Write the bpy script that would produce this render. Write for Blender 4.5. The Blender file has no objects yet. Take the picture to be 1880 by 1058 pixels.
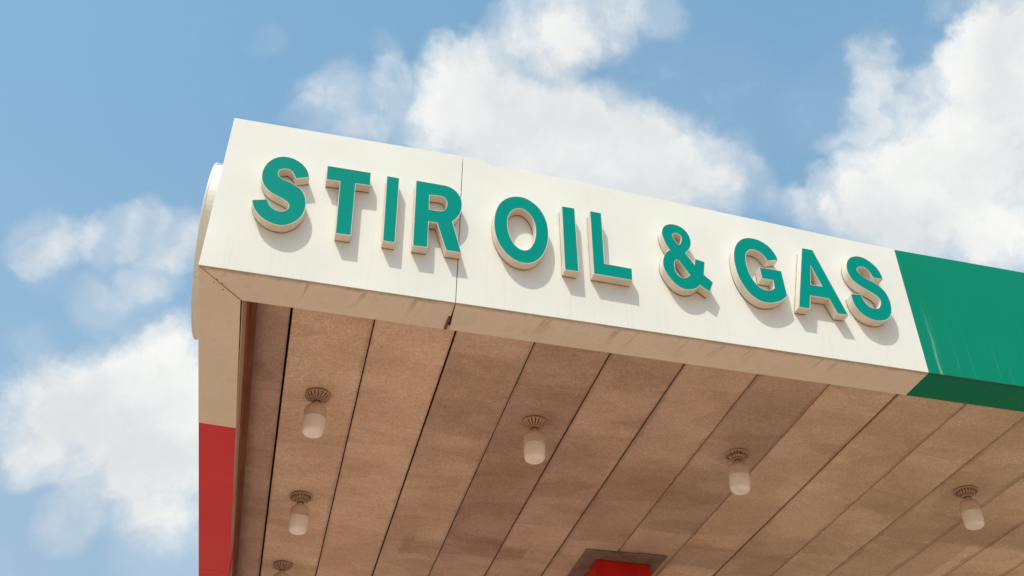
import bpy, bmesh, math, random
from mathutils import Vector, Matrix, noise
from mathutils.geometry import tessellate_polygon
random.seed(7)
sc = bpy.context.scene
rad = math.radians
ZB = 5.26                      # height of the canopy's underside above the ground

# tuning
WHITE=(0.755,0.745,0.70); GREEN=(0.0005,0.222,0.135); RED=(0.68,0.060,0.085); COLRED=(0.56,0.014,0.010)
FACE_A=(0.0003,0.255,0.218); FACE_B=(0.0003,0.242,0.198)
GROUND=(0.43,0.265,0.165); CONC=(0.46,0.285,0.185)
CLOUD_LO=(4.75,4.95,5.1); CLOUD_HI=(6.5,6.5,6.25); SKYTINT=(1.42,1.93,1.72); SKYHAZE=(2.2,3.1,4.15)
EXPO=0.0
TINT=[(0.625, 0.51, 0.49), (0.805, 0.678, 0.591), (0.775, 0.636, 0.559), (0.696, 0.575, 0.508), (0.632, 0.511, 0.47), (0.655, 0.535, 0.476), (0.646, 0.534, 0.475), (0.617, 0.529, 0.47), (0.743, 0.634, 0.541), (0.735, 0.644, 0.541), (0.722, 0.64, 0.527), (0.705, 0.624, 0.509)]
# ---------------------------------------------------------------- camera
cd = bpy.data.cameras.new('camera'); cam = bpy.data.objects.new('camera', cd)
sc.collection.objects.link(cam); sc.camera = cam
cam.location = (0.68489, -4.86167, ZB - 3.66056)
cam.rotation_euler = (rad(127.5288), rad(-0.4161), rad(-13.4885))
cd.sensor_width = 36; cd.lens = 36.4556; cd.clip_start = 0.05; cd.clip_end = 5000

# ---------------------------------------------------------------- exposure
sc.view_settings.view_transform = 'Standard'; sc.view_settings.look = 'None'
sc.view_settings.gamma = 1.0; sc.view_settings.exposure = EXPO
sc.render.engine = 'CYCLES'
sc.cycles.max_bounces = 8; sc.cycles.diffuse_bounces = 5

# ---------------------------------------------------------------- sun
SUN = Vector((0.363, 0.436, -0.823)).normalized()      # the way the light travels
sd = bpy.data.lights.new('sun', 'SUN'); sd.energy = 3.4; sd.angle = rad(0.5); sd.color = (1.0, 0.95, 0.87)
sun = bpy.data.objects.new('sun', sd); sc.collection.objects.link(sun)
sun.location = (-6, -8, 18)
sun.rotation_euler = SUN.to_track_quat('-Z', 'Y').to_euler()

# ---------------------------------------------------------------- node helpers
class NT:
    def __init__(s, tree): s.t = tree; s.n = tree.nodes; s.l = tree.links
    def node(s, typ, **kw):
        n = s.n.new(typ)
        for k, v in kw.items(): setattr(n, k, v)
        return n
    def put(s, sock, v):
        if isinstance(v, bpy.types.NodeSocket): s.l.new(v, sock)
        elif v is not None: sock.default_value = v
    def math(s, op, a, b=None, c=None, clamp=False):
        n = s.node('ShaderNodeMath', operation=op, use_clamp=clamp)
        s.put(n.inputs[0], a); s.put(n.inputs[1], b); s.put(n.inputs[2], c)
        return n.outputs[0]
    def vmath(s, op, a, b=None, out=0):
        n = s.node('ShaderNodeVectorMath', operation=op)
        s.put(n.inputs[0], a); s.put(n.inputs[1], b)
        return n.outputs[out]
    def smooth(s, v, a, b, lo=0.0, hi=1.0, kind='SMOOTHSTEP'):
        n = s.node('ShaderNodeMapRange', interpolation_type=kind)
        s.put(n.inputs['Value'], v); n.inputs['From Min'].default_value = a; n.inputs['From Max'].default_value = b
        n.inputs['To Min'].default_value = lo; n.inputs['To Max'].default_value = hi
        return n.outputs['Result']
    def noise(s, vec, scale, detail=4, rough=0.5, dist=0.0, out='Fac'):
        n = s.node('ShaderNodeTexNoise')
        s.put(n.inputs['Vector'], vec); n.inputs['Scale'].default_value = scale
        n.inputs['Detail'].default_value = detail; n.inputs['Roughness'].default_value = rough
        n.inputs['Distortion'].default_value = dist
        return n.outputs[out]
    def voro(s, vec, scale, out='Distance', rnd=1.0):
        n = s.node('ShaderNodeTexVoronoi'); s.put(n.inputs['Vector'], vec); n.inputs['Scale'].default_value = scale
        n.inputs['Randomness'].default_value = rnd
        return n.outputs[out]
    def mix(s, f, a, b, blend='MIX'):
        n = s.node('ShaderNodeMix', data_type='RGBA', blend_type=blend)
        s.put(n.inputs['Factor'], f)
        s.put(n.inputs[6], (*a, 1) if isinstance(a, tuple) and len(a) == 3 else a)
        s.put(n.inputs[7], (*b, 1) if isinstance(b, tuple) and len(b) == 3 else b)
        return n.outputs[2]
    def scale(s, vec, v):
        n = s.node('ShaderNodeMapping'); s.put(n.inputs['Vector'], vec); n.inputs['Scale'].default_value = v
        return n.outputs[0]
    def sep(s, vec):
        n = s.node('ShaderNodeSeparateXYZ'); s.put(n.inputs[0], vec); return n.outputs

# ---------------------------------------------------------------- sky: daylight with broken cumulus
#  direction x, y, z of a cloud lobe, its angular radius in degrees, its weight
BLOBS = [(0.1132, 0.6499, 0.7515, 2.95, 1.0), (0.1252, 0.6781, 0.7242, 3.57, 1.0), (0.1725, 0.6746, 0.7177, 3.86, 1.0), (0.0914, 0.6925, 0.7156, 1.78, 0.51), (0.242, 0.6743, 0.6977, 3.83, 1.0), (0.2967, 0.6602, 0.69, 3.2, 0.9), (0.1956, 0.7024, 0.6844, 4.47, 1.0), (0.3411, 0.6698, 0.6595, 2.02, 0.59), (0.2748, 0.6973, 0.6621, 4.11, 1.0), (0.1698, 0.601, 0.781, 2.04, 0.8), (0.2157, 0.5763, 0.7883, 2.59, 0.85), (0.2655, 0.5507, 0.7914, 1.7, 0.51), (0.1351, 0.6096, 0.7811, 1.46, 0.51), (0.1875, 0.6083, 0.7713, 1.75, 0.59), (0.103, 0.6287, 0.7708, 1.47, 0.51), (-0.0216, 0.6726, 0.7397, 1.44, 0.38), (0.0111, 0.6833, 0.7301, 1.75, 0.38), (0.0321, 0.6612, 0.7495, 1.46, 0.34), (0.0602, 0.6944, 0.7171, 1.77, 0.42), (0.0095, 0.7002, 0.7139, 1.46, 0.34), (-0.0366, 0.6983, 0.7149, 1.15, 0.3), (-0.2507, 0.7701, 0.5867, 1.76, 0.51), (-0.2216, 0.7712, 0.5968, 1.41, 0.59), (-0.1925, 0.767, 0.6121, 1.58, 0.59), (-0.1638, 0.7664, 0.6211, 1.48, 0.59), (-0.1318, 0.7763, 0.6164, 1.65, 0.59), (-0.1414, 0.7946, 0.5904, 1.64, 0.38), (-0.1872, 0.8086, 0.5579, 1.58, 0.38), (-0.1203, 0.7857, 0.6068, 1.38, 0.51), (-0.2178, 0.8483, 0.4826, 2.03, 0.9), (-0.2387, 0.8569, 0.4569, 2.23, 1.0), (-0.1782, 0.855, 0.487, 2.63, 1.0), (-0.1455, 0.8474, 0.5106, 2.43, 1.0), (-0.1093, 0.8462, 0.5215, 2.49, 1.0), (-0.133, 0.8726, 0.4699, 3.53, 1.0), (-0.17, 0.8787, 0.446, 2.62, 0.9), (-0.1111, 0.896, 0.43, 2.43, 0.8), (-0.228, 0.8756, 0.4259, 1.48, 0.59), (-0.0998, 0.8764, 0.4711, 2.76, 1.0), (-0.1387, 0.9042, 0.4039, 1.57, 0.38), (-0.1037, 0.9143, 0.3916, 1.6, 0.3), (-0.1976, 0.8333, 0.5164, 1.03, 0.34), (0.5351, 0.5084, 0.6747, 3.6, 1.0), (0.5411, 0.4549, 0.7073, 2.58, 1.0), (0.5752, 0.5284, 0.6245, 5.06, 1.0), (0.5162, 0.5569, 0.6507, 2.76, 1.0), (0.4804, 0.5877, 0.651, 2.1, 1.0), (0.4556, 0.6153, 0.6434, 1.62, 0.9), (0.5197, 0.5984, 0.6097, 3.54, 1.0), (0.4286, 0.6394, 0.6383, 1.38, 0.51), (0.462, 0.5441, 0.7004, 1.31, 0.42), (0.4494, 0.5347, 0.7156, 1.05, 0.34), (0.4484, 0.5605, 0.6963, 1.07, 0.3), (0.4847, 0.4659, 0.7403, 1.25, 0.3), (0.5177, 0.4836, 0.7058, 1.71, 0.8), (0.4328, 0.5872, 0.684, 0.82, 0.26), (0.4831, 0.6295, 0.6085, 3.16, 0.9), (0.4112, 0.6475, 0.6416, 1.4, 0.42), (0.5822, 0.5799, 0.5698, 2.62, 1), (0.344, 0.6427, 0.6845, 2.0, 0.3), (0.3681, 0.6554, 0.6596, 1.99, 0.35), (-0.1417, 0.8123, 0.5658, 1.63, 0.23), (-0.1681, 0.7967, 0.5805, 1.88, 0.23), (-0.2355, 0.7832, 0.5755, 1.52, 0.2), (0.4489, 0.5192, 0.7273, 1.18, 0.4), (0.4832, 0.5524, 0.6792, 1.56, 0.5), (0.4531, 0.5754, 0.6809, 1.2, 0.4), (0.4773, 0.5208, 0.7078, 1.16, 0.32), (-0.0349, 0.6815, 0.7309, 1.43, 0.32), (-0.0043, 0.7074, 0.7068, 1.6, 0.27), (0.0232, 0.6435, 0.7651, 1.16, 0.21), (0.0646, 0.6672, 0.7421, 1.77, 0.35), (-0.0857, 0.6456, 0.7588, 1.11, 0.28), (-0.2366, 0.8263, 0.5111, 1.5, 0.25), (-0.185, 0.9031, 0.3876, 1.51, 0.4), (-0.1764, 0.8946, 0.4105, 6.88, 0.26), (-0.2194, 0.7989, 0.56, 6.08, 0.12), (0.308, 0.6256, 0.7168, 6.52, 0.22), (0.0031, 0.6694, 0.7429, 4.96, 0.12), (0.459, 0.5494, 0.6982, 4.39, 0.25), (-0.0875, 0.9206, 0.3806, 3.25, 0.3)]
w = bpy.data.worlds.new('World'); sc.world = w; w.use_nodes = True
t = NT(w.node_tree)
for n in list(t.n): t.n.remove(n)
sky = t.node('ShaderNodeTexSky', sky_type='NISHITA'); sky.sun_disc = False
sky.sun_elevation = rad(55.4); sky.sun_rotation = math.atan2(-SUN.x, -SUN.y)
sky.altitude = 100; sky.air_density = 1.0; sky.dust_density = 2.2; sky.ozone_density = 1.2
geo = t.node('ShaderNodeTexCoord')
D = t.vmath('NORMALIZE', geo.outputs['Generated'])
wp = t.noise(D, 5.5, 7, 0.62, out='Color')
wp = t.vmath('SUBTRACT', wp, (0.5, 0.5, 0.5)); wp = t.vmath('MULTIPLY', wp, (0.13, 0.13, 0.13))
DW = t.vmath('NORMALIZE', t.vmath('ADD', D, wp))
tot = None
for x, y, z, r, wgt in BLOBS:
    d = t.vmath('DOT_PRODUCT', DW, (x, y, z), out=1)
    v = t.smooth(d, math.cos(rad(r * 1.25)), math.cos(rad(r * 0.15)), 0.0, wgt)
    tot = v if tot is None else t.math('ADD', tot, v)
far = t.smooth(t.vmath('DOT_PRODUCT', D, (0.227, 0.76, 0.609), out=1), 0.80, 0.88, 1.0, 0.0)    # the rest of the sky
gen = t.smooth(t.noise(D, 2.6, 4, 0.5), 0.5, 0.62, 0.0, 1.1)
tot = t.math('ADD', tot, t.math('MULTIPLY', far, gen))
tot = t.math('SUBTRACT', 1.6, t.math('DIVIDE', 1.6, t.math('ADD', 1.0, t.math('POWER', tot, 1.25))))
f1 = t.noise(D, 9.0, 9, 0.60, 0.25); f2 = t.noise(DW, 26.0, 7, 0.66, 0.9)
amp = t.smooth(tot, 0.0, 0.45, 0.35, 1.0)
dens = t.math('ADD', t.math('MULTIPLY', t.math('POWER', tot, 1.25), 1.25), t.math('MULTIPLY', t.math('MULTIPLY', t.math('SUBTRACT', f1, 0.5), 1.7), amp))
dens = t.math('ADD', dens, t.math('MULTIPLY', t.math('SUBTRACT', f2, 0.5), 0.70))
f3 = t.noise(D, 85.0, 5, 0.65, 0.3)
dens = t.math('ADD', dens, t.math('MULTIPLY', t.math('SUBTRACT', f3, 0.5), 0.28))
alpha = t.math('MULTIPLY', t.smooth(dens, 0.10, 1.35, 0.0, 0.97, 'LINEAR'), t.smooth(tot, 0.0, 0.7, 0.45, 1.0))
alpha = t.math('POWER', alpha, 1.15)
veil = t.smooth(tot, 0.02, 1.0, 0.0, 0.50)
alpha = t.math('MAXIMUM', alpha, veil)
lit = t.noise(DW, 5.0, 5, 0.5, 0.2)
lit = t.math('ADD', t.smooth(lit, 0.36, 0.60, 0.15, 0.9), t.smooth(f2, 0.35, 0.68, -0.05, 0.10), clamp=True)
ccol = t.mix(lit, CLOUD_LO, CLOUD_HI)
skyc = t.mix(1.0, sky.outputs[0], SKYTINT, 'MULTIPLY')
hz = t.smooth(t.sep(D)[2], 0.30, 0.85, 0.85, 0.1)
skyc = t.mix(hz, skyc, SKYHAZE)
fin = t.mix(alpha, skyc, ccol)
bg = t.node('ShaderNodeBackground'); t.put(bg.inputs[0], fin); bg.inputs[1].default_value = 0.15
out = t.node('ShaderNodeOutputWorld'); t.l.new(bg.outputs[0], out.inputs[0])

# ---------------------------------------------------------------- materials
def mat(name, rough=0.6, spec=0.3, metal=0.0):
    m = bpy.data.materials.new(name); m.use_nodes = True
    t = NT(m.node_tree); b = t.n['Principled BSDF']
    b.inputs['Roughness'].default_value = rough; b.inputs['Metallic'].default_value = metal
    b.inputs['Specular IOR Level'].default_value = spec
    pos = t.node('ShaderNodeNewGeometry').outputs['Position']
    return m, t, b, pos
def bump(t, b, h, strength, dist):
    n = t.node('ShaderNodeBump'); n.inputs['Strength'].default_value = strength; n.inputs['Distance'].default_value = dist
    t.put(n.inputs['Height'], h); t.l.new(n.outputs[0], b.inputs['Normal'])
def facing_down(t, pos):
    g = t.node('ShaderNodeNewGeometry'); return t.smooth(t.sep(g.outputs['Normal'])[2], -0.9, -0.4, 1.0, 0.0)

def panel_paint(name, col, grime=(0.30, 0.24, 0.18), pale=None, rough=0.42):
    """painted aluminium cladding: faint vertical rain streaks on its face, dirt runs under its lip"""
    m, t, b, P = mat(name, rough, 0.08)
    x, y, z = t.sep(P)
    c = t.mix(t.smooth(t.noise(P, 1.7, 5, 0.6), 0.35, 0.7), col, tuple(v * 0.955 for v in col))
    st = t.noise(t.scale(P, (34, 34, 0.7)), 1.0, 3, 0.6)                       # rain streaks
    hgt = t.smooth(z, ZB, ZB + 0.9, 1.0, 0.25)
    c = t.mix(t.math('MULTIPLY', t.smooth(st, 0.52, 0.78, 0.0, 0.11), hgt), c, grime)
    sp = t.smooth(t.voro(P, 9.0), 0.0, 0.035, 1.0, 0.0)                        # a few specks
    sp = t.math('MULTIPLY', sp, t.smooth(t.noise(P, 2.3, 2), 0.56, 0.62))
    c = t.mix(t.math('MULTIPLY', sp, 0.5), c, (0.16, 0.11, 0.08))
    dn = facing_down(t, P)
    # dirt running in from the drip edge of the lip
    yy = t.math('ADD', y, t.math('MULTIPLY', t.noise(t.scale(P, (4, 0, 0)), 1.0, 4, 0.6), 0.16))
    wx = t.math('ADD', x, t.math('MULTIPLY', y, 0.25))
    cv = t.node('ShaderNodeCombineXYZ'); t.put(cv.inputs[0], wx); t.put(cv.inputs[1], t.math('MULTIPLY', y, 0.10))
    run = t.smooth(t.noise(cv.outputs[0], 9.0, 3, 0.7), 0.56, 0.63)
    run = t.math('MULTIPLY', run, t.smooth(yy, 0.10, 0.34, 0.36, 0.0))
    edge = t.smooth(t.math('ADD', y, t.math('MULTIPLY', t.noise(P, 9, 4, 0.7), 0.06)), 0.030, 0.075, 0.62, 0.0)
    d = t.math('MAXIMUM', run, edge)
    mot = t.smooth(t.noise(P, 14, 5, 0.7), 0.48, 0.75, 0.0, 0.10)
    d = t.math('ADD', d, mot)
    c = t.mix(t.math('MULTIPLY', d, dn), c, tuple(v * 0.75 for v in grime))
    if pale:                                                                  # pale mineral runs on dark paint
        q = t.noise(t.scale(P, (26, 26, 0.35)), 1.0, 2, 0.5)
        near = t.smooth(x, 4.60, 4.95, 0.12, 0.06)
        low = t.smooth(t.math('ADD', z, t.math('MULTIPLY', t.noise(t.scale(P, (6, 6, 1)), 1.0, 2), 0.6)), ZB + 0.35, ZB + 1.05, 1.0, 0.0)
        ln = t.smooth(t.math('ABSOLUTE', t.math('SUBTRACT', q, 0.62)), 0.0, 0.022, 1.0, 0.0)
        k = t.math('MULTIPLY', t.math('MULTIPLY', ln, near), low)
        xr = t.math('SUBTRACT', x, t.math('ADD', 4.655, t.math('MULTIPLY', t.noise(t.scale(P, (0, 0, 3)), 1.0, 2), 0.05)))
        one = t.math('MULTIPLY', t.smooth(t.math('ABSOLUTE', xr), 0.0, 0.016, 1.0, 0.0), t.smooth(z, ZB + 0.0, ZB + 0.65, 0.30, 0.0))
        one = t.math('MULTIPLY', one, t.smooth(st, 0.35, 0.6, 0.25, 1.0))
        k = t.math('MULTIPLY', t.math('MAXIMUM', k, one), t.math('SUBTRACT', 1.0, dn))
        c = t.mix(k, c, pale)
    t.l.new(c, b.inputs['Base Color'])
    h = t.math('ADD', t.noise(t.scale(P, (1.2, 1.2, 0.9)), 1.0, 1), t.math('MULTIPLY', t.noise(P, 60, 2), 0.004))
    bump(t, b, h, 0.35, 0.10)
    return m

M = {}
M['white'] = panel_paint('cream_cladding_paint', WHITE)
M['green'] = panel_paint('green_cladding_paint', GREEN, grime=(0.05, 0.10, 0.07), pale=(0.55, 0.68, 0.60))
M['red'] = panel_paint('red_cladding_paint', RED, grime=(0.25, 0.04, 0.04), rough=0.5)

m, t, b, P = mat('letter_face_acrylic', 0.45, 0.04); M['face'] = m
c = t.mix(t.smooth(t.noise(P, 2.0, 3), 0.3, 0.7), FACE_A, FACE_B)
c = t.mix(t.smooth(t.noise(t.scale(P, (30, 30, 2)), 1.0, 3), 0.6, 0.8, 0.0, 0.15), c, (0.02, 0.20, 0.17))
t.l.new(c, b.inputs['Base Color'])

m, t, b, P = mat('letter_return_paint', 0.5); M['side'] = m
x, y, z = t.sep(P)
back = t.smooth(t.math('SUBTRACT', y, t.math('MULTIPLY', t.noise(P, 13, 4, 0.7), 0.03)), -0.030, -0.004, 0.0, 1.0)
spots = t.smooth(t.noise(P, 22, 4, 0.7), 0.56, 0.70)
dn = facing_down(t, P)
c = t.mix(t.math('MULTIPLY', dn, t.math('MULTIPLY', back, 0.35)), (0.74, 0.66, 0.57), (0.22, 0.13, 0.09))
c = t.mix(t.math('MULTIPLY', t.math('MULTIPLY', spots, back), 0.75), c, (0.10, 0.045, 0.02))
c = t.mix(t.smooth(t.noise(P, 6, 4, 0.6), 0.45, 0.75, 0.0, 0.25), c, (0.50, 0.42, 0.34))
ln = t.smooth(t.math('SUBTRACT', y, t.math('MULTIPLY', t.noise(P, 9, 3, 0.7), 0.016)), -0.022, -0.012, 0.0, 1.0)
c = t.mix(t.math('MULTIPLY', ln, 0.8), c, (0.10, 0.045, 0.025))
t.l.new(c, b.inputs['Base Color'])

m, t, b, P = mat('dark_joint', 0.9, 0.1); M['dark'] = m; b.inputs['Base Color'].default_value = (0.035, 0.018, 0.012, 1)
m, t, b, P = mat('old_sealant', 0.9, 0.1); M['seal'] = m; b.inputs['Base Color'].default_value = (0.17, 0.10, 0.06, 1)
m, t, b, P = mat('rivet_steel', 0.5, 0.5, 0.6); M['rivet'] = m; b.inputs['Base Color'].default_value = (0.10, 0.07, 0.05, 1)

# weathered fibre-cement ceiling boards: own tint per board, brushed patches, mildew specks
m, t, b, P = mat('ceiling_board', 0.85, 0.2); M['ceil'] = m
x, y, z = t.sep(P)
at = t.node('ShaderNodeAttribute', attribute_name='tint'); c = at.outputs['Color']; al = at.outputs['Alpha']
off = t.node('ShaderNodeCombineXYZ'); t.put(off.inputs[0], t.math('MULTIPLY', al, 37.0)); t.put(off.inputs[1], t.math('MULTIPLY', al, 91.0))
PB = t.vmath('ADD', P, off.outputs[0])
c = t.mix(t.smooth(t.noise(t.scale(PB, (1.2, 1.7, 1)), 1.0, 5, 0.6, 0.1), 0.36, 0.66, 0.0, 0.75), c, t.mix(1.0, c, (0.76, 0.70, 0.68), 'MULTIPLY'))
pa = t.noise(t.scale(PB, (0.9, 2.2, 1)), 1.0, 3, 0.35, 0.0)               # patches with a brush edge
edge = t.math('MULTIPLY', t.smooth(pa, 0.55, 0.565), t.smooth(pa, 0.56, 0.75, 1.0, 0.15))
c = t.mix(t.math('MULTIPLY', edge, 0.22), c, t.mix(1.0, c, (0.62, 0.52, 0.47), 'MULTIPLY'))
pa2 = t.noise(t.scale(PB, (0.5, 1.6, 1)), 1.0, 2, 0.4, 0.4)
c = t.mix(t.math('MULTIPLY', t.smooth(pa2, 0.60, 0.64), 0.12), c, t.mix(1.0, c, (1.30, 1.28, 1.22), 'MULTIPLY'))
# repainted and sooted areas, each with its own brushed outline: x0, x1, y0, y1, strength (negative = paler)
wv = t.math('MULTIPLY', t.math('SUBTRACT', t.noise(PB, 2.6, 4, 0.6), 0.5), 0.22)
wv2 = t.math('MULTIPLY', t.math('SUBTRACT', t.noise(t.scale(PB, (20, 2, 1)), 1.0, 3, 0.6), 0.5), 0.10)
xw = t.math('ADD', x, t.math('MULTIPLY', wv, 0.35)); yw = t.math('ADD', t.math('ADD', y, wv), wv2)
for (px0, px1, py0, py1, ps) in ((1.64, 2.17, 1.05, 2.25, 0.24), (2.19, 2.73, 1.35, 4.20, 0.36), (1.80, 2.17, 4.22, 4.62, 0.42), (2.19, 2.73, 4.05, 4.50, 0.30),
                                 (2.74, 3.00, 4.20, 4.50, 0.45), (2.74, 3.27, 1.9, 3.1, 0.22), (3.29, 3.83, 2.5, 3.9, 0.30), (3.84, 4.39, 2.25, 3.50, 0.34), (3.84, 4.39, 1.0, 1.9, 0.16),
                                 (4.40, 4.94, 3.70, 4.22, 0.40), (4.95, 5.50, 3.3, 3.9, 0.26), (4.95, 5.50, 1.2, 1.6, 0.14), (6.05, 7.6, 2.55, 3.1, 0.26), (7.0, 8.2, 3.05, 4.2, -0.55),
                                 (4.42, 5.5, 4.3, 5.4, -0.45), (0.29, 0.52, 0.9, 1.9, 0.22), (2.19, 2.73, 0.2, 0.9, -0.10), (5.52, 6.03, 2.0, 2.7, 0.16)):
    e1 = t.math('MULTIPLY', t.smooth(xw, px0 - 0.02, px0 + 0.02), t.smooth(xw, px1 - 0.02, px1 + 0.02, 1.0, 0.0))
    e2 = t.math('MULTIPLY', t.smooth(yw, py0 - 0.05, py0 + 0.10), t.smooth(yw, py1 - 0.02, py1 + 0.03, 1.0, 0.0))
    k = t.math('MULTIPLY', t.math('MULTIPLY', e1, e2), abs(ps))
    c = t.mix(k, c, t.mix(1.0, c, (0.50, 0.42, 0.40) if ps > 0 else (1.45, 1.42, 1.36), 'MULTIPLY'))
br = t.noise(t.scale(PB, (9, 14, 1)), 1.0, 5, 0.75, 0.0)
c = t.mix(t.smooth(br, 0.40, 0.70, 0.0, 0.22), c, t.mix(1.0, c, (0.78, 0.74, 0.70), 'MULTIPLY'))
gr = t.noise(P, 62, 4, 0.8)
c = t.mix(t.smooth(gr, 0.38, 0.64, 0.0, 0.62), c, t.mix(1.0, c, (0.70, 0.66, 0.64), 'MULTIPLY'))
c = t.mix(t.smooth(gr, 0.50, 0.36, 0.0, 0.5), c, t.mix(1.0, c, (1.20, 1.20, 1.20), 'MULTIPLY'))
msk = t.smooth(t.noise(P, 2.2, 3, 0.6), 0.42, 0.62)
msk = t.math('MULTIPLY', msk, t.smooth(x, 1.8, 3.2, 1.0, 0.22))
mild = t.math('MULTIPLY', t.smooth(t.noise(P, 48, 3, 0.75), 0.60, 0.70), msk)
c = t.mix(t.math('MULTIPLY', mild, 0.62), c, (0.12, 0.07, 0.045))
bs = t.math('MULTIPLY', t.smooth(t.voro(P, 11.0), 0.03, 0.10, 1.0, 0.0), t.smooth(t.noise(P, 4.0, 2), 0.50, 0.56))
c = t.mix(t.math('MULTIPLY', bs, t.smooth(x, 1.8, 4.0, 0.8, 0.2)), c, (0.06, 0.03, 0.02))
ls = t.math('MULTIPLY', t.smooth(t.voro(P, 8.0), 0.0, 0.05, 1.0, 0.0), t.smooth(t.noise(P, 3.1, 2), 0.50, 0.56))
c = t.mix(t.math('MULTIPLY', ls, 0.5), c, (0.72, 0.62, 0.50))
# grime collected along both long edges of each board
u = t.math('FRACT', t.math('DIVIDE', t.math('SUBTRACT', x, 0.522), 0.5527))
e = t.math('MINIMUM', u, t.math('SUBTRACT', 1.0, u))
e = t.smooth(t.math('SUBTRACT', e, t.math('MULTIPLY', t.smooth(t.noise(PB, 2.2, 5, 0.7), 0.45, 0.8), 0.07)), 0.0, 0.05, 0.30, 0.0)
c = t.mix(e, c, (0.16, 0.10, 0.07))
sd_ = t.smooth(t.math('ADD', x, t.math('MULTIPLY', t.noise(P, 3, 4, 0.6), 0.12)), 0.33, 0.46, 0.65, 0.0)     # darker by the side trim
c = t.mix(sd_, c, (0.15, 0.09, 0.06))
t.l.new(c, b.inputs['Base Color'])
bump(t, b, t.math('ADD', t.noise(t.scale(PB, (0.8, 1.6, 1)), 1.0, 2), t.math('MULTIPLY', gr, 0.012)), 0.5, 0.035)

m, t, b, P = mat('rusty_trim', 0.75, 0.3); M['rust'] = m
c = t.mix(t.smooth(t.noise(t.scale(P, (8, 1.5, 8)), 1.0, 5, 0.65), 0.35, 0.7), (0.30, 0.13, 0.085), (0.20, 0.085, 0.055))
t.l.new(c, b.inputs['Base Color'])
m, t, b, P = mat('inner_trim_paint', 0.6, 0.3); M['inner'] = m
c = t.mix(t.smooth(t.noise(t.scale(P, (8, 1.5, 8)), 1.0, 5, 0.65), 0.35, 0.7), (0.55, 0.42, 0.36), (0.42, 0.30, 0.25))
t.l.new(c, b.inputs['Base Color'])
m, t, b, P = mat('grey_cement_board', 0.9, 0.2); M['plate'] = m
c = t.mix(t.smooth(t.noise(P, 7, 5, 0.65), 0.35, 0.7), (0.21, 0.17, 0.155), (0.11, 0.088, 0.078))
c = t.mix(t.smooth(t.noise(P, 90, 3, 0.7), 0.4, 0.7, 0.0, 0.4), c, (0.42, 0.38, 0.36))
t.l.new(c, b.inputs['Base Color']); bump(t, b, t.noise(P, 60, 3), 0.3, 0.01)
m, t, b, P = mat('column_red_paint', 0.45); M['colred'] = m
chip = t.smooth(t.noise(P, 16, 4, 0.6, 0.4), 0.66, 0.68)
chip = t.math('MULTIPLY', chip, t.smooth(t.sep(P)[2], ZB + 0.27, ZB + 0.37, 0.0, 1.0))
c = t.mix(t.smooth(t.noise(P, 5, 4), 0.3, 0.7), COLRED, tuple(v * 0.8 for v in COLRED))
c = t.mix(chip, c, (0.55, 0.40, 0.36)); t.l.new(c, b.inputs['Base Color'])

# lamps
def obj_mat(name, rough, spec=0.5):
    m, t, b, P = mat(name, rough, spec)
    return m, t, b, t.node('ShaderNodeTexCoord').outputs['Object']
m, t, b, P = obj_mat('plaster_rose', 0.7, 0.3); M['rose'] = m
mottle = t.smooth(t.noise(P, 70, 4, 0.7), 0.38, 0.62)  # fine random mottling of the plaster
g = t.node('ShaderNodeNewGeometry'); pt = t.smooth(g.outputs['Pointiness'], 0.44, 0.535)  # crevice shade put into the colour
c = t.mix(pt, (0.015, 0.007, 0.004), (0.58, 0.42, 0.33)); c = t.mix(t.math('MULTIPLY', mottle, 0.35), c, (0.20, 0.13, 0.09))
xo, yo, zo = t.sep(P)                                  # shade painted into the flutes, along the outer rim and round the neck
cs = t.math('ABSOLUTE', t.math('COSINE', t.math('MULTIPLY', t.math('ARCTAN2', yo, xo), 9.0)))
rr_ = t.math('SQRT', t.math('ADD', t.math('MULTIPLY', xo, xo), t.math('MULTIPLY', yo, yo)))
band = t.math('MULTIPLY', t.smooth(rr_, 0.045, 0.055), t.smooth(rr_, 0.088, 0.092, 1.0, 0.0))
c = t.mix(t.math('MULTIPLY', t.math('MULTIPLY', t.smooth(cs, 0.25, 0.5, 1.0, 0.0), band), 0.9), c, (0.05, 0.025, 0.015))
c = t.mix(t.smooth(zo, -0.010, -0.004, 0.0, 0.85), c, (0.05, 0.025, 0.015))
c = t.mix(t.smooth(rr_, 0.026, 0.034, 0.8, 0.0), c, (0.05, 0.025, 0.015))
t.l.new(c, b.inputs['Base Color'])
m, t, b, P = obj_mat('lamp_holder_ceramic', 0.4); M['holder'] = m
c = t.mix(t.smooth(t.noise(P, 12, 4, 0.6), 0.35, 0.7), (0.68, 0.56, 0.47), (0.58, 0.46, 0.38)); t.l.new(c, b.inputs['Base Color'])
m, t, b, P = obj_mat('frosted_glass_globe', 0.32); M['globe'] = m
c = t.mix(t.smooth(t.noise(P, 9, 3, 0.6), 0.35, 0.7), (0.93, 0.96, 1.0), (0.86, 0.88, 0.93)); t.l.new(c, b.inputs['Base Color'])
b.inputs['Coat Weight'].default_value = 0.4; b.inputs['Coat Roughness'].default_value = 0.12
b.inputs['Subsurface Weight'].default_value = 0.25; b.inputs['Subsurface Radius'].default_value = (0.03, 0.03, 0.03)
b.inputs['Subsurface Scale'].default_value = 1.0
m, t, b, P = mat('sign_box_paint', 0.45); M['signwhite'] = m
x, y, z = t.sep(P)
c = t.mix(t.smooth(t.noise(t.scale(P, (3, 3, 1.2)), 2.0, 4, 0.6), 0.4, 0.75, 0.0, 0.35), WHITE, (0.52, 0.44, 0.38)); t.l.new(c, b.inputs['Base Color'])
m, t, b, P = mat('roof_sheet', 0.5, 0.5, 0.4); M['roof'] = m; b.inputs['Base Color'].default_value = (0.45, 0.45, 0.44, 1)
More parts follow.
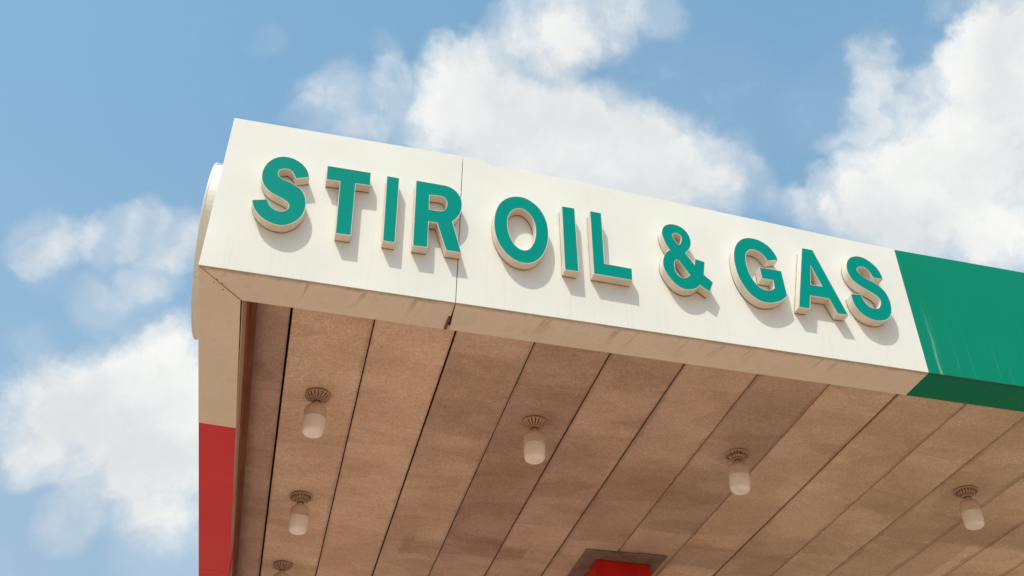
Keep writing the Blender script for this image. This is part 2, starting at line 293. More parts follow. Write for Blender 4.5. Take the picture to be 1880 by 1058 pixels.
m, t, b, P = mat('laterite_ground', 0.95, 0.15); M['ground'] = m
c = t.mix(t.smooth(t.noise(P, 0.25, 6, 0.6), 0.35, 0.7), GROUND, tuple(v * 0.82 for v in GROUND))
c = t.mix(t.smooth(t.noise(P, 6, 5, 0.7), 0.5, 0.8, 0.0, 0.4), c, tuple(v * 0.65 for v in GROUND))
t.l.new(c, b.inputs['Base Color']); bump(t, b, t.noise(P, 9, 5, 0.6), 0.5, 0.03)
m, t, b, P = mat('forecourt_concrete', 0.9, 0.2); M['conc'] = m
c = t.mix(t.smooth(t.noise(P, 0.9, 6, 0.6), 0.35, 0.7), CONC, tuple(v * 0.85 for v in CONC))
xs, ys, zs = t.sep(P)
def joint(v):
    f = t.math('FRACT', t.math('DIVIDE', v, 3.0)); e = t.math('MINIMUM', f, t.math('SUBTRACT', 1.0, f)); return t.smooth(e, 0.0, 0.004, 1.0, 0.0)
c = t.mix(t.math('MAXIMUM', joint(xs), joint(ys)), c, (0.10, 0.07, 0.05))
t.l.new(c, b.inputs['Base Color']); bump(t, b, t.noise(P, 25, 4, 0.6), 0.3, 0.01)

# ---------------------------------------------------------------- object helpers
def wloc(o):
    v = Vector(o.location)
    while o.parent: o = o.parent; v += Vector(o.location)
    return v
def empty(name, loc):
    o = bpy.data.objects.new(name, None); sc.collection.objects.link(o); o.location = loc; o.empty_display_size = 0.2
    return o
def tag(o, label=None, cat=None, group=None, kind=None):
    for k, v in (('label', label), ('category', cat), ('group', group), ('kind', kind)):
        if v: o[k] = v
    return o
def build(name, bm, material, parent=None, smooth=False, bevel=0, label=None):
    """bmesh in world coordinates -> one mesh object, moved into its parent's frame"""
    me = bpy.data.meshes.new(name)
    if parent: bmesh.ops.translate(bm, verts=bm.verts, vec=-wloc(parent))
    bmesh.ops.recalc_face_normals(bm, faces=bm.faces)
    if smooth:
        for f in bm.faces: f.smooth = True
    bm.to_mesh(me); bm.free()
    o = bpy.data.objects.new(name, me); sc.collection.objects.link(o); me.materials.append(material)
    if parent: o.parent = parent
    if bevel:
        b = o.modifiers.new('bevel', 'BEVEL'); b.width = bevel; b.segments = 2; b.limit_method = 'ANGLE'; b.angle_limit = rad(40)
        b.harden_normals = False
    if label: o['label'] = label
    return o
def box(bm, a, b_):
    x0, y0, z0 = a; x1, y1, z1 = b_
    v = [bm.verts.new(p) for p in ((x0,y0,z0),(x1,y0,z0),(x1,y1,z0),(x0,y1,z0),(x0,y0,z1),(x1,y0,z1),(x1,y1,z1),(x0,y1,z1))]
    fs = [bm.faces.new([v[i] for i in f]) for f in ((0,3,2,1),(4,5,6,7),(0,1,5,4),(1,2,6,5),(2,3,7,6),(3,0,4,7))]
    return v, fs
def prism(bm, plan, z0, z1):
    n = len(plan); zf = z1 if callable(z1) else (lambda x, y: z1)
    a = [bm.verts.new((x, y, z0)) for x, y in plan]; b_ = [bm.verts.new((x, y, zf(x, y))) for x, y in plan]
    bm.faces.new(a[::-1]); bm.faces.new(b_)
    for i in range(n): bm.faces.new((a[i], a[(i+1) % n], b_[(i+1) % n], b_[i]))
def lathe(bm, prof, seg=48, cx=0, cy=0, cz=0, mod=None):
    rings = []
    for k, (r, z) in enumerate(prof):
        if r < 1e-5: rings.append([bm.verts.new((cx, cy, cz + z))]); continue
        ring = []
        for i in range(seg):
            a = 2 * math.pi * i / seg; rr, zz = (r, z) if mod is None else mod(k, a, r, z)
            ring.append(bm.verts.new((cx + rr * math.cos(a), cy + rr * math.sin(a), cz + zz)))
        rings.append(ring)
    for A, B in zip(rings, rings[1:]):
        if len(A) == 1 and len(B) == 1: continue
        for i in range(seg):
            j = (i + 1) % seg
            if len(A) == 1: bm.faces.new((A[0], B[i], B[j]))
            elif len(B) == 1: bm.faces.new((A[i], A[j], B[0]))
            else: bm.faces.new((A[i], A[j], B[j], B[i]))

# ---------------------------------------------------------------- ground
bm = bmesh.new(); S = 1500
n = 24
g = [[bm.verts.new((-S + 2*S*i/n, -S + 2*S*j/n, 0)) for j in range(n+1)] for i in range(n+1)]
for i in range(n):
    for j in range(n): bm.faces.new((g[i][j], g[i+1][j], g[i+1][j+1], g[i][j+1]))
tag(build('ground', bm, M['ground']), 'flat warm earth ground around the filling station', kind='structure')
bm = bmesh.new(); prism(bm, [(-7, -12), (20, -12), (20, 18), (-7, 18)], -0.1, 0.004)
tag(build('forecourt_pavement', bm, M['conc']), 'sandy concrete forecourt slab under and before the canopy', kind='structure')

# ---------------------------------------------------------------- canopy
XR, YR, RC = 14.0, 9.2, 0.391            # far ends, ceiling height above the lip
canopy = empty('petrol_canopy', (3.95, 4.5, 0))
tag(canopy, 'cream petrol station canopy with green and red sections and a boarded ceiling', 'canopy')
LIP = 0.285
TOP = [(0, 1.200), (0.5, 1.203), (1.452, 1.209), (1.55, 1.206), (1.629, 1.196), (1.652, 1.183), (1.672, 1.166), (1.69, 1.164), (1.815, 1.174),
       (1.86, 1.176), (2.4, 1.152), (2.963, 1.123), (3.6, 1.089), (4.167, 1.053), (4.593, 1.032), (5.625, 1.027), (XR, 1.02)]
def ztop(x, y=0):
    for (a, za), (b_, zb) in zip(TOP, TOP[1:]):
        if a <= x <= b_: return ZB + za + (zb - za) * (x - a) / (b_ - a)
    return ZB + TOP[-1][1]
def front_panel(x0, x1, xm=None, dz=0.0):
    bm = bmesh.new(); xm = x0 if xm is None else xm
    xs = sorted({x0, x1} | {x for x, _ in TOP if x0 < x < x1}); cols = []
    for x in xs:
        xb = xm + (x - x0) * (x1 - xm) / (x1 - x0); zt = ztop(x) - (0.003 if x > 4.6 else 0)
        cols.append([bm.verts.new(p) for p in ((x, 0, ZB + dz), (x, 0, zt), (xb, LIP, zt), (xb, LIP, ZB + dz))])
    for A, B in zip(cols, cols[1:]):
        for i in range(4): bm.faces.new((A[i], B[i], B[(i+1) % 4], A[(i+1) % 4]))
    bm.faces.new(cols[0]); bm.faces.new(cols[-1][::-1])
    return bm
build('front_fascia', front_panel(0.0, 1.4800, 0.252), M['white'], canopy, bevel=0.003, label='cream front fascia panel at the corner, behind the first letters')
build('front_fascia', front_panel(1.4840, 4.5915, 1.496, 0.001), M['white'], canopy, bevel=0.003, label='long cream front fascia panel with a dent in its top edge')
build('front_fascia', front_panel(4.5945, 8.2), M['green'], canopy, bevel=0.003, label='green front fascia panel')
build('front_fascia', front_panel(8.204, XR), M['green'], canopy, bevel=0.003, label='green front fascia panel')
# joint backings
for xj in (1.482, 8.202):
    bm = bmesh.new(); box(bm, (xj - 0.02, 0.012, ZB + 0.012), (xj + 0.02, 0.25, ZB + 1.0)); build('joint_strip', bm, M['dark'], canopy)
# torn strip hanging in the underside joint
bm = bmesh.new(); v = [bm.verts.new((x, y, z)) for z in (ZB - 0.006, ZB - 0.001) for x, y in ((1.470, 0.140), (1.4785, 0.130), (1.4785, 0.272), (1.462, 0.277), (1.460, 0.262), (1.464, 0.150))]
bm.faces.new(v[:6][::-1]); bm.faces.new(v[6:])
for i in range(6): bm.faces.new((v[i], v[(i+1) % 6], v[6 + (i+1) % 6], v[6 + i]))
build('sealant_strip', bm, M['seal'], canopy)
# left side: cream then two red panels, mitred at the corner
def side_panel(plan): bm = bmesh.new(); prism(bm, plan, ZB, ZB + 1.198); return bm
xi = lambda y: 0.248 + 0.0061 * (y - LIP)
build('side_fascia', side_panel([(0.0, 0.010), (0.243, 0.2885), (xi(1.835), 1.834), (0.0, 1.817)]), M['white'], canopy, bevel=0.003, label='cream side fascia panel with mitred corner')
build('side_fascia', side_panel([(0.0015, 1.820), (xi(1.835), 1.837), (xi(4.5), 4.512), (0.0015, 4.495)]), M['red'], canopy, bevel=0.003, label='red side fascia panel')
build('side_fascia', side_panel([(0.0015, 4.500), (xi(4.5), 4.517), (xi(4.5), YR), (0.0015, YR)]), M['red'], canopy, bevel=0.003, label='red side fascia panel')
bm = bmesh.new(); prism(bm, [(0.012, 0.008), (0.24, 0.27), (0.23, 0.30), (0.008, 0.03)], ZB + 0.008, ZB + 1.15)
build('joint_strip', bm, M['dark'], canopy)
for yj in (1.825, 4.51):
    bm = bmesh.new(); box(bm, (0.03, yj - 0.02, ZB + 0.008), (0.22, yj + 0.02, ZB + 1.1)); build('joint_strip', bm, M['dark'], canopy)
# far sides
bm = bmesh.new(); prism(bm, [(XR - 0.28, LIP + 0.004), (XR, LIP + 0.004), (XR, YR), (XR - 0.28, YR)], ZB, ZB + 1.016)
build('side_fascia', bm, M['green'], canopy, bevel=0.003, label='green side fascia panel at the far end')
bm = bmesh.new(); prism(bm, [(0, YR + 0.004), (XR, YR + 0.004), (XR, YR + 0.28), (0, YR + 0.28)], ZB, ZB + 1.018)
build('rear_fascia', bm, M['red'], canopy, bevel=0.003)
for k, (rx, ry) in enumerate(((0.106, 0.108), (0.087, 0.14), (0.136, 0.14), (0.143, 0.202))):
    bm = bmesh.new(); lathe(bm, [(0, -0.003), (0.003, -0.0025), (0.0045, 0.001)], 12, rx, ry, ZB); build('rivet', bm, M['rivet'], canopy, smooth=True)
# inner trims on the left, between lip and ceiling
bm = bmesh.new(); prism(bm, [(0.252, 0.288), (0.258, 0.288), (0.290, YR), (0.28, YR)], ZB + 0.003, ZB + 0.20)
build('inner_trim', bm, M['inner'], canopy)
bm = bmesh.new(); prism(bm, [(0.252, 0.292), (0.262, 0.292), (0.293, YR), (0.28, YR)], ZB + 0.203, ZB + RC - 0.002)
box(bm, (0.266, 0.292, ZB + RC - 0.022), (0.305, YR, ZB + RC - 0.006))
build('angle_trim', bm, M['rust'], canopy)

# ceiling boards
SEAM = [0.528, 1.078, 1.631, 2.183, 2.728, 3.279, 3.835, 4.397, 4.945, 5.508, 6.036, 6.630, 7.18, 7.73, 8.29, 8.84, 9.39, 9.94, 10.5, 11.05, 11.6, 12.15, 12.7, 13.25, 13.72]
GAP = [0.017, 0.010, 0.015, 0.009, 0.014, 0.015, 0.011, 0.009, 0.018, 0.010, 0.008, 0.011]
bm = bmesh.new(); lay = bm.loops.layers.float_color.new('tint')
edges = [0.262] + SEAM
for i in range(len(edges) - 1):
    gl = 0 if i == 0 else GAP[(i - 1) % 12]; gr_ = GAP[i % 12]
    x0 = edges[i] + gl / 2; x1 = edges[i + 1] - gr_ / 2; dz = [0, 0.003, 0.001, 0.004, 0.0, 0.003, 0.001, 0.002, 0.004, 0.0, 0.002, 0.001][i % 12]
    nY = 26; r0 = random.uniform(-0.002, 0.002)
    tint = TINT[i] if i < len(TINT) else TINT[8 + i % 4]
    cols = []
    for k in range(nY + 1):
        y = 0.29 + (YR - 0.29) * k / nY
        s = 0.0025 * noise.noise(Vector((i * 3.3, y * 0.8, 1.0))); e = 0.0018 * noise.noise(Vector((i * 5.1, y * 1.3, 7.0)))
        z = ZB + RC + dz + s
        cols.append([bm.verts.new(p) for p in ((x0 + e, y, z), (x1 + e * 0.6, y, z + r0), (x1 + e * 0.6, y, z + 0.02), (x0 + e, y, z + 0.02))])
    fs = [bm.faces.new(cols[0]), bm.faces.new(cols[-1][::-1])]
    for A, B in zip(cols, cols[1:]):
        for q in range(4): fs.append(bm.faces.new((A[q], A[(q+1) % 4], B[(q+1) % 4], B[q])))
    for f in fs:
        for l in f.loops: l[lay] = (*tint, (i * 0.618) % 1.0)
build('ceiling', bm, M['ceil'], canopy, label='row of weathered tan ceiling boards with dark open joints')
bm = bmesh.new(); box(bm, (0.26, 0.286, ZB + RC + 0.05), (XR - 0.29, YR, ZB + RC + 0.09))
build('ceiling_backing', bm, M['dark'], canopy)
bm = bmesh.new(); box(bm, (0.262, 0.290, ZB + 0.90), (XR - 0.29, YR, ZB + 0.93)); build('roof', bm, M['roof'], canopy)

# cement board round the column head, and the column
bm = bmesh.new()
o_ = [(3.524, 4.057), (3.70, 4.049), (3.93, 4.046), (4.02, 4.044), (4.025, 4.030), (4.325, 4.028), (4.335, 4.95), (3.53, 4.96)]
prism(bm, o_, ZB + RC - 0.016, ZB + RC - 0.003)
plate = build('cover_board', bm, M['plate'], canopy, bevel=0.0015)
bm = bmesh.new(); box(bm, (3.675, 4.232, 0.15), (4.228, 4.785, ZB + RC - 0.016))
col = build('column', bm, M['colred'], canopy, bevel=0.012, label='square red column holding up the canopy')
bm = bmesh.new(); box(bm, (3.45, 4.0, 0.0), (4.45, 5.0, 0.15)); build('plinth', bm, M['conc'], col, bevel=0.02)

# ---------------------------------------------------------------- oval sign box on the side fascia, seen from its edge
SY, SZ, RY, RZ, TH = 0.973, ZB + 0.8435, 0.702, 0.546, 0.102
signb = empty('oval_sign', (0, SY, ZB + 0.30)); tag(signb, 'thin oval cream sign box fixed to the left side of the canopy, seen edge on', 'sign')
def oval(sc_, x): return [(x, SY + RY * sc_ * math.cos(2*math.pi*i/96), SZ + RZ * sc_ * math.sin(2*math.pi*i/96)) for i in range(96)]
def loft(bm, rings, close0=True, close1=True):
    R = [[bm.verts.new(p) for p in r] for r in rings]; n = len(R[0])
    for A, B in zip(R, R[1:]):
        for i in range(n): bm.faces.new((A[i], A[(i+1) % n], B[(i+1) % n], B[i]))
    if close0: bm.faces.new(R[0][::-1])
    if close1: bm.faces.new(R[-1])
bm = bmesh.new(); loft(bm, [oval(0.994, -0.001), oval(0.994, -TH + 0.012), oval(1.0, -TH + 0.010), oval(1.0, -TH)])
bd = build('sign_body', bm, M['signwhite'], signb, bevel=0.002)
bm = bmesh.new(); loft(bm, [oval(0.96, -TH - 0.002), oval(0.95, -TH - 0.006)]); build('sign_face', bm, M['white'], signb)
for a0 in (2.58, 4.20):      # rim joint covers
    bm = bmesh.new(); rings = []
    for k in range(3):
        a = a0 + k * 0.008
        q = lambda s, x: (x, SY + RY * s * math.cos(a), SZ + RZ * s * math.sin(a))
        rings.append([q(0.98, -0.004), q(1.004, -0.004), q(1.004, -TH + 0.001), q(0.98, -TH + 0.001)])
    loft(bm, rings); build('rim_joint', bm, M['signwhite'], signb)

# ---------------------------------------------------------------- channel letters
DEP = 0.072
#  outlines: x, height above the lip, 1 = sharp corner
GLYPH={
'S':[[(0.5206,0.7356,1),(0.5043,0.7828,0),(0.4730,0.8248,0),(0.4340,0.8520,0),(0.3944,0.8659,0),(0.3522,0.8645,0),(0.3168,0.8494,0),(0.2859,0.8203,0),(0.2623,0.7754,0),(0.2510,0.7208,0),(0.2546,0.6669,0),(0.2686,0.6255,0),(0.2920,0.5915,0),(0.3232,0.5652,0),(0.3601,0.5465,0),(0.3991,0.5289,0),(0.4268,0.5101,0),(0.4419,0.4824,0),(0.4372,0.4506,0),(0.4131,0.4282,0),(0.3822,0.4234,0),(0.3491,0.4346,0),(0.3233,0.4566,0),(0.3024,0.5001,1),(0.2255,0.4783,1),(0.2408,0.4325,0),(0.2684,0.3898,0),(0.3048,0.3553,0),(0.3459,0.3340,0),(0.3874,0.3248,0),(0.4271,0.3283,0),(0.4645,0.3500,0),(0.4960,0.3839,0),(0.5192,0.4314,0),(0.5278,0.4887,0),(0.5235,0.5406,0),(0.5086,0.5845,0),(0.4828,0.6230,0),(0.4473,0.6468,0),(0.4076,0.6666,0),(0.3687,0.6802,0),(0.3428,0.7000,0),(0.3334,0.7269,0),(0.3415,0.7580,0),(0.3696,0.7730,0),(0.4023,0.7734,0),(0.4285,0.7521,0),(0.4507,0.7086,1)]],
'T':[[(0.6251,0.8515,1),(0.8893,0.8538,1),(0.8947,0.7521,1),(0.8046,0.7480,1),(0.8173,0.3305,1),(0.7338,0.3295,1),(0.7156,0.7441,1),(0.6319,0.7432,1)]],
'I':[[(0.9977,0.8493,1),(1.0690,0.8481,1),(1.0813,0.3270,1),(1.0153,0.3295,1)]],
'R':[[(1.1827,0.8514,1),(1.3270,0.8508,0),(1.3768,0.8487,0),(1.4174,0.8312,0),(1.4512,0.7956,0),(1.4704,0.7472,0),(1.4735,0.6925,0),(1.4646,0.6422,0),(1.4443,0.5995,0),(1.4190,0.5643,1),(1.4852,0.3316,1),(1.3983,0.3311,1),(1.3323,0.5378,1),(1.2733,0.5360,1),(1.2779,0.3311,1),(1.1960,0.3279,1)],[(1.2655,0.7564,1),(1.3217,0.7623,0),(1.3613,0.7579,0),(1.3848,0.7284,0),(1.3881,0.6901,0),(1.3763,0.6489,0),(1.3480,0.6293,0),(1.2714,0.6281,1)]],
'O':[[(1.8191,0.8561,0),(1.8752,0.8598,0),(1.9264,0.8376,0),(1.9722,0.7963,0),(2.0048,0.7406,0),(2.0244,0.6794,0),(2.0321,0.6100,0),(2.0301,0.5395,0),(2.0167,0.4708,0),(1.9912,0.4067,0),(1.9538,0.3594,0),(1.9097,0.3325,0),(1.8610,0.3290,0),(1.8123,0.3468,0),(1.7682,0.3839,0),(1.7310,0.4381,0),(1.7055,0.5045,0),(1.6933,0.5841,0),(1.6944,0.6613,0),(1.7067,0.7289,0),(1.7335,0.7907,0),(1.7735,0.8327,0)],[(1.8449,0.7687,0),(1.8854,0.7643,0),(1.9209,0.7325,0),(1.9460,0.6856,0),(1.9597,0.6271,0),(1.9592,0.5567,0),(1.9473,0.4975,0),(1.9223,0.4456,0),(1.8902,0.4224,0),(1.8534,0.4256,0),(1.8189,0.4528,0),(1.7915,0.5002,0),(1.7737,0.5596,0),(1.7666,0.6251,0),(1.7749,0.6914,0),(1.8021,0.7430,0)]],
'I2':[[(2.1348,0.8421,1),(2.2137,0.8416,1),(2.2252,0.3260,1),(2.1429,0.3261,1)]],
'L':[[(2.3247,0.8411,1),(2.3937,0.8396,1),(2.3965,0.4177,1),(2.5763,0.4123,1),(2.5736,0.3244,1),(2.3293,0.3299,1)]],
'AND':[[(2.8552,0.6212,1),(2.8328,0.6654,0),(2.8164,0.7211,0),(2.8123,0.7665,0),(2.8267,0.8095,0),(2.8532,0.8352,0),(2.8864,0.8456,0),(2.9292,0.8410,0),(2.9648,0.8182,0),(2.9882,0.7829,0),(2.9999,0.7388,0),(2.9984,0.6989,0),(2.9841,0.6633,0),(2.9525,0.6147,1),(3.0123,0.5270,1),(3.0204,0.5778,1),(3.0812,0.5660,1),(3.0632,0.4576,1),(3.1198,0.4057,1),(3.0898,0.3277,1),(3.0287,0.3731,1),(3.0005,0.3431,0),(2.9676,0.3259,0),(2.9256,0.3199,0),(2.8857,0.3340,0),(2.8525,0.3647,0),(2.8230,0.4086,0),(2.8017,0.4608,0),(2.7982,0.5106,0),(2.8104,0.5608,0),(2.8293,0.5966,0)],[(2.8964,0.7786,0),(2.9231,0.7775,0),(2.9429,0.7603,0),(2.9451,0.7276,0),(2.9336,0.6924,0),(2.9186,0.6749,0),(2.8992,0.6952,0),(2.8809,0.7277,0),(2.8745,0.7561,0)],[(2.9063,0.5477,1),(2.9750,0.4377,1),(2.9504,0.4111,0),(2.9234,0.4016,0),(2.8933,0.4127,0),(2.8728,0.4432,0),(2.8664,0.4860,0),(2.8690,0.5245,0),(2.8799,0.5457,0),(2.8939,0.5549,0)]],
'G':[[(3.6110,0.6920,1),(3.5963,0.7388,0),(3.5676,0.7865,0),(3.5281,0.8189,0),(3.4808,0.8376,0),(3.4309,0.8382,0),(3.3840,0.8199,0),(3.3425,0.7779,0),(3.3160,0.7226,0),(3.3034,0.6609,0),(3.3009,0.5889,0),(3.3092,0.5103,0),(3.3274,0.4472,0),(3.3567,0.3901,0),(3.3931,0.3471,0),(3.4370,0.3211,0),(3.4892,0.3152,0),(3.5449,0.3303,0),(3.5924,0.3587,0),(3.6293,0.3966,1),(3.6216,0.5940,1),(3.4738,0.5966,1),(3.4761,0.5102,1),(3.5561,0.5094,1),(3.5559,0.4396,1),(3.5264,0.4165,0),(3.4825,0.4103,0),(3.4422,0.4279,0),(3.4108,0.4693,0),(3.3888,0.5223,0),(3.3764,0.5874,0),(3.3757,0.6490,0),(3.3872,0.7038,0),(3.4141,0.7390,0),(3.4512,0.7484,0),(3.4933,0.7349,0),(3.5218,0.7041,0),(3.5411,0.6684,1)]],
'A':[[(3.8158,0.8287,1),(3.8872,0.8261,1),(4.0449,0.3150,1),(3.9754,0.3151,1),(3.9351,0.4298,1),(3.7992,0.4301,1),(3.7752,0.3196,1),(3.7051,0.3194,1)],[(3.8511,0.6905,1),(3.9055,0.5198,1),(3.8180,0.5182,1)]],
'S2':[[(4.3754,0.6762,1),(4.3663,0.7244,0),(4.3451,0.7706,0),(4.3101,0.8076,0),(4.2690,0.8315,0),(4.2239,0.8369,0),(4.1768,0.8187,0),(4.1432,0.7817,0),(4.1259,0.7314,0),(4.1267,0.6751,0),(4.1447,0.6259,0),(4.1772,0.5928,0),(4.2170,0.5677,0),(4.2625,0.5438,0),(4.2970,0.5211,0),(4.3180,0.4896,0),(4.3158,0.4508,0),(4.2946,0.4121,0),(4.2639,0.4003,0),(4.2262,0.4062,0),(4.1986,0.4328,0),(4.1818,0.4711,0),(4.1774,0.5023,1),(4.1082,0.4928,1),(4.1108,0.4391,0),(4.1271,0.3853,0),(4.1546,0.3464,0),(4.1957,0.3194,0),(4.2432,0.3091,0),(4.2948,0.3163,0),(4.3404,0.3449,0),(4.3710,0.3911,0),(4.3833,0.4503,0),(4.3816,0.5076,0),(4.3654,0.5595,0),(4.3326,0.6023,0),(4.2875,0.6299,0),(4.2416,0.6541,0),(4.2082,0.6841,0),(4.1926,0.7176,0),(4.2038,0.7432,0),(4.2349,0.7546,0),(4.2682,0.7490,0),(4.2927,0.7169,0),(4.3107,0.6692,1)]],
}
def outline(pts, sub=5):
    n = len(pts); res = []
    for i in range(n):
        p0, p1, p2, p3 = pts[i-1], pts[i], pts[(i+1) % n], pts[(i+2) % n]
        c1, c2 = p1[2], p2[2]
        if c1 and c2: res.append((p1[0], p1[1])); continue
        a = p1 if c1 else p0; d = p2 if c2 else p3
        for k in range(sub):
            u = k / sub
            f = lambda q: 0.5 * ((2*p1[q]) + (-a[q]+p2[q])*u + (2*a[q]-5*p1[q]+4*p2[q]-d[q])*u*u + (-a[q]+3*p1[q]-3*p2[q]+d[q])*u**3)
            res.append((f(0), f(1)))
    return res
def area(L): return 0.5 * sum(L[i-1][0]*L[i][1] - L[i][0]*L[i-1][1] for i in range(len(L)))
def inset(L, d):
    """move an outline to its left-hand side by d (mitred)"""
    n = len(L); out = []
    for i in range(n):
        a, p, b_ = Vector(L[i-1]), Vector(L[i]), Vector(L[(i+1) % n])
        e1 = (p - a).normalized(); e2 = (b_ - p).normalized()
        n1 = Vector((-e1.y, e1.x)); n2 = Vector((-e2.y, e2.x)); m = (n1 + n2)
        m = m.normalized() if m.length > 1e-6 else n1
        out.append(tuple(p + m * min(d / max(m.dot(n1), 0.35), 2.5 * d)))
    return out
LET = [('S', 'big green S with cream sides, first letter at the far left of the sign'),
       ('T', 'green T with cream sides right of the first S'),
       ('I', 'green straight I between the T and the R'),
       ('R', 'green R with cream sides standing across the fascia joint'),
       ('O', 'green round O with cream sides, right of the R'),
       ('I2', 'green straight I between the O and the L'),
       ('L', 'green L with cream sides left of the ampersand'),
       ('AND', 'smaller green ampersand in the middle of the sign between L and G'),
       ('G', 'green G with cream sides right of the ampersand'),
       ('A', 'green A with cream sides between G and the last S'),
       ('S2', 'green S at the right end of the sign beside the green panel')]
for key, lab in LET:
    loops = [outline(L) for L in GLYPH[key]]
    for k, L in enumerate(loops):
        a = area(L)
        if (k == 0) != (a > 0): loops[k] = L[::-1]          # outer anticlockwise, holes clockwise: left side is the letter's flesh
    xs = [p[0] for p in loops[0]]; zs = [p[1] for p in loops[0]]
    root = empty('sign_letter', ((min(xs) + max(xs)) / 2, -0.001, ZB + min(zs)))
    tag(root, lab, 'sign letter', 'raised green letters on the cream fascia')
    loops = [inset(L, -0.0022) for L in loops]; ins = [inset(L, 0.0024) for L in loops]
    # return: outer wall, narrow front rim, shallow step back to the face, open at the wall side
    bm = bmesh.new()
    for L, I in zip(loops, ins):
        R = [[bm.verts.new((x, y, ZB + z)) for x, z in Q] for Q, y in ((L, -0.0012), (L, -DEP), (I, -DEP), (I, -DEP + 0.004))]
        n = len(L)
        for A, B in zip(R, R[1:]):
            for i in range(n): bm.faces.new((A[i], A[(i+1) % n], B[(i+1) % n], B[i]))
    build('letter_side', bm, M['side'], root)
    bm = bmesh.new()
    flat = [p for I in ins for p in I]
    V = [bm.verts.new((x, -DEP + 0.0015, ZB + z)) for x, z in flat]
    for tri in tessellate_polygon([[Vector((x, z, 0)) for x, z in I] for I in ins]):
        try: bm.faces.new([V[i] for i in tri])
        except ValueError: pass
    B_ = [bm.verts.new((x, -DEP + 0.006, ZB + z)) for x, z in flat]; o0 = 0
    for I in ins:
        n = len(I)
        for i in range(n): bm.faces.new((V[o0+i], V[o0+(i+1) % n], B_[o0+(i+1) % n], B_[o0+i]))
        o0 += n
    build('letter_face', bm, M['face'], root)

# ---------------------------------------------------------------- ceiling lamps
def rose_bm(kind):
    bm = bmesh.new()
    if kind == 'fluted':
        prof = [(0.0, 0.0), (0.078, 0.0), (0.080, -0.003), (0.094, -0.005), (0.097, -0.012), (0.093, -0.020), (0.086, -0.030), (0.076, -0.039), (0.064, -0.047), (0.052, -0.053), (0.040, -0.058), (0.030, -0.064), (0.020, -0.070), (0.0, -0.074)]
        def mod(k, a, r, z):
            lobe = abs(math.cos(9 * a)) ** 0.6
            if 3 <= k <= 5: return r * (0.95 + 0.06 * lobe), z - 0.003 * lobe
            if 6 <= k <= 9: return r * (0.90 + 0.10 * lobe), z + 0.008 * (1 - lobe)
            return r, z
    elif kind == 'stepped':
        prof = [(0.0, 0.0), (0.078, 0.0), (0.080, -0.003), (0.092, -0.005), (0.095, -0.012), (0.088, -0.020), (0.072, -0.026), (0.066, -0.026), (0.065, -0.038), (0.058, -0.045), (0.042, -0.048), (0.036, -0.050), (0.034, -0.060), (0.022, -0.068), (0.0, -0.074)]
        def mod(k, a, r, z):
            if 4 <= k <= 6: return r * (0.985 + 0.02 * math.cos(20 * a)), z - 0.003 * math.cos(20 * a)
            if 8 <= k <= 10: return r * (0.98 + 0.03 * math.cos(14 * a)), z
            return r, z
    else:
        prof = [(0.0, 0.0), (0.078, 0.0), (0.080, -0.003), (0.092, -0.004), (0.098, -0.010), (0.096, -0.018), (0.086, -0.024), (0.076, -0.024), (0.076, -0.032), (0.068, -0.043), (0.056, -0.050), (0.046, -0.053), (0.044, -0.060), (0.032, -0.068), (0.020, -0.072), (0.0, -0.075)]
        def mod(k, a, r, z):
            if 3 <= k <= 6: s = math.cos(26 * a + k * 1.1); return r * (1 + 0.03 * s), z - 0.004 * s
            if 8 <= k <= 10: return r * (0.98 + 0.03 * math.cos(18 * a)), z
            if 11 <= k <= 13: return r * (1 + 0.07 * math.cos(16 * a + k)), z
            return r, z
    lathe(bm, prof, 160, mod=mod)
    # pierced leaf beads pressed round the rim
    for i in range(24):
        a = 2 * math.pi * i / 24
        for rr, zz, s in ((0.089, -0.028, 0.0052), (0.070, -0.043, 0.0042)):
            mtx = Matrix.Translation((rr * math.cos(a), rr * math.sin(a), zz)) @ Matrix.Rotation(a, 4, 'Z') @ Matrix.Diagonal((1.7, 0.8, 0.9, 1))
            bmesh.ops.create_icosphere(bm, subdivisions=1, radius=s, matrix=mtx)
    return bm
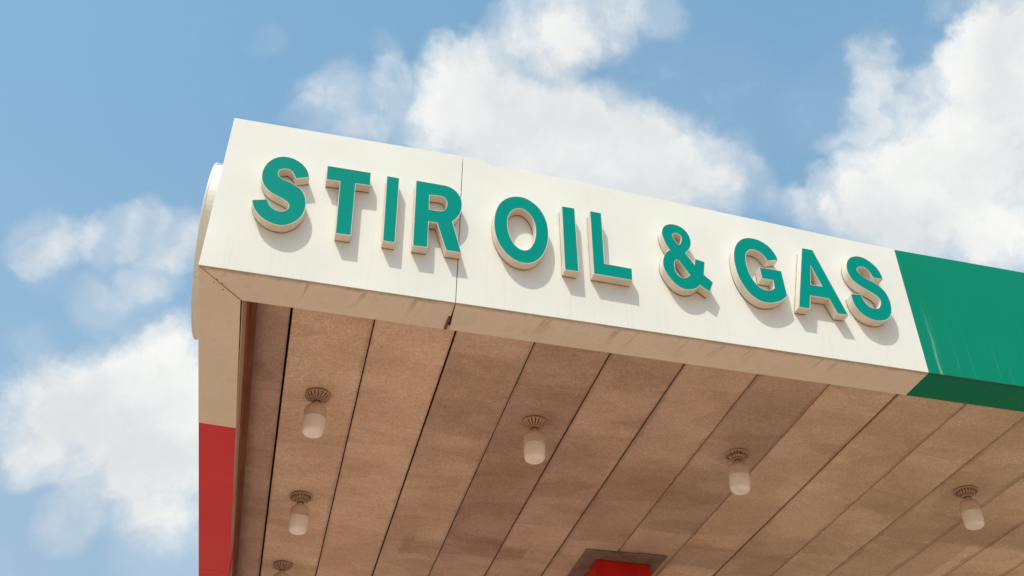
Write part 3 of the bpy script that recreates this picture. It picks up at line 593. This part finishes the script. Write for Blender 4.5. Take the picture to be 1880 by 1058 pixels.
def lamp(kind, loc, lab, tilt):
    root = empty('ceiling_lamp', (0, 0, 0)); tag(root, lab, 'lamp', 'ceiling lamps under the canopy')
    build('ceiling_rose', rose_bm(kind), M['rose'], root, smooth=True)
    bm = bmesh.new()
    lathe(bm, [(0.0, -0.070), (0.020, -0.070), (0.018, -0.080), (0.022, -0.089), (0.040, -0.094), (0.056, -0.104), (0.073, -0.120), (0.0805, -0.138), (0.083, -0.150), (0.083, -0.196), (0.0825, -0.200), (0.070, -0.2015), (0.0, -0.2015)], 56)
    hld = build('lamp_holder', bm, M['holder'], root, smooth=True)
    bm = bmesh.new()
    pr = [(0.0, -0.2025), (0.068, -0.2025), (0.069, -0.2055), (0.0795, -0.2060), (0.0815, -0.212), (0.0820, -0.270), (0.0800, -0.300)]
    for k in range(1, 9):
        a = k / 8 * math.pi / 2; pr.append((0.0395 + 0.040 * math.cos(a), -0.306 - 0.040 * math.sin(a)))
    pr.append((0.018, -0.3475)); pr.append((0.0, -0.348))
    lathe(bm, pr, 56); glb = build('glass_globe', bm, M['globe'], root, smooth=True)
    root.location = loc; root.rotation_euler = tilt
    return root
zc = ZB + RC + 0.001
A_ = lamp('fluted', (0.792, 1.881, zc), 'white globe lamp on a fluted rose, nearest the front left corner', (0, 0, 0))
def copy_lamp(src, loc, lab, tilt):
    r = src.copy(); sc.collection.objects.link(r); r.location = loc; r.rotation_euler = tilt; r['label'] = lab
    for c in src.children:
        d = c.copy(); sc.collection.objects.link(d); d.parent = r
    return r
copy_lamp(A_, (2.447, 1.873, zc), 'white globe lamp on a fluted rose, second in the front row', (0, 0, 0.2))
lamp('stepped', (4.160, 1.967, zc), 'white globe lamp on a stepped round rose, above and right of the red column head', (0, rad(2.6), 0))
B_ = lamp('rope', (6.300, 2.090, zc), 'white globe lamp on a rope edged rose, farthest right', (0, rad(0.5), 0))
copy_lamp(B_, (0.798, 3.602, zc), 'white globe lamp on a rope edged rose, directly behind the corner lamp', (0, rad(-2.5), 0))
copy_lamp(A_, (0.736, 5.168, zc), 'ceiling lamp at the bottom edge, third from the front along the left side', (0, rad(-1.5), 0.1))
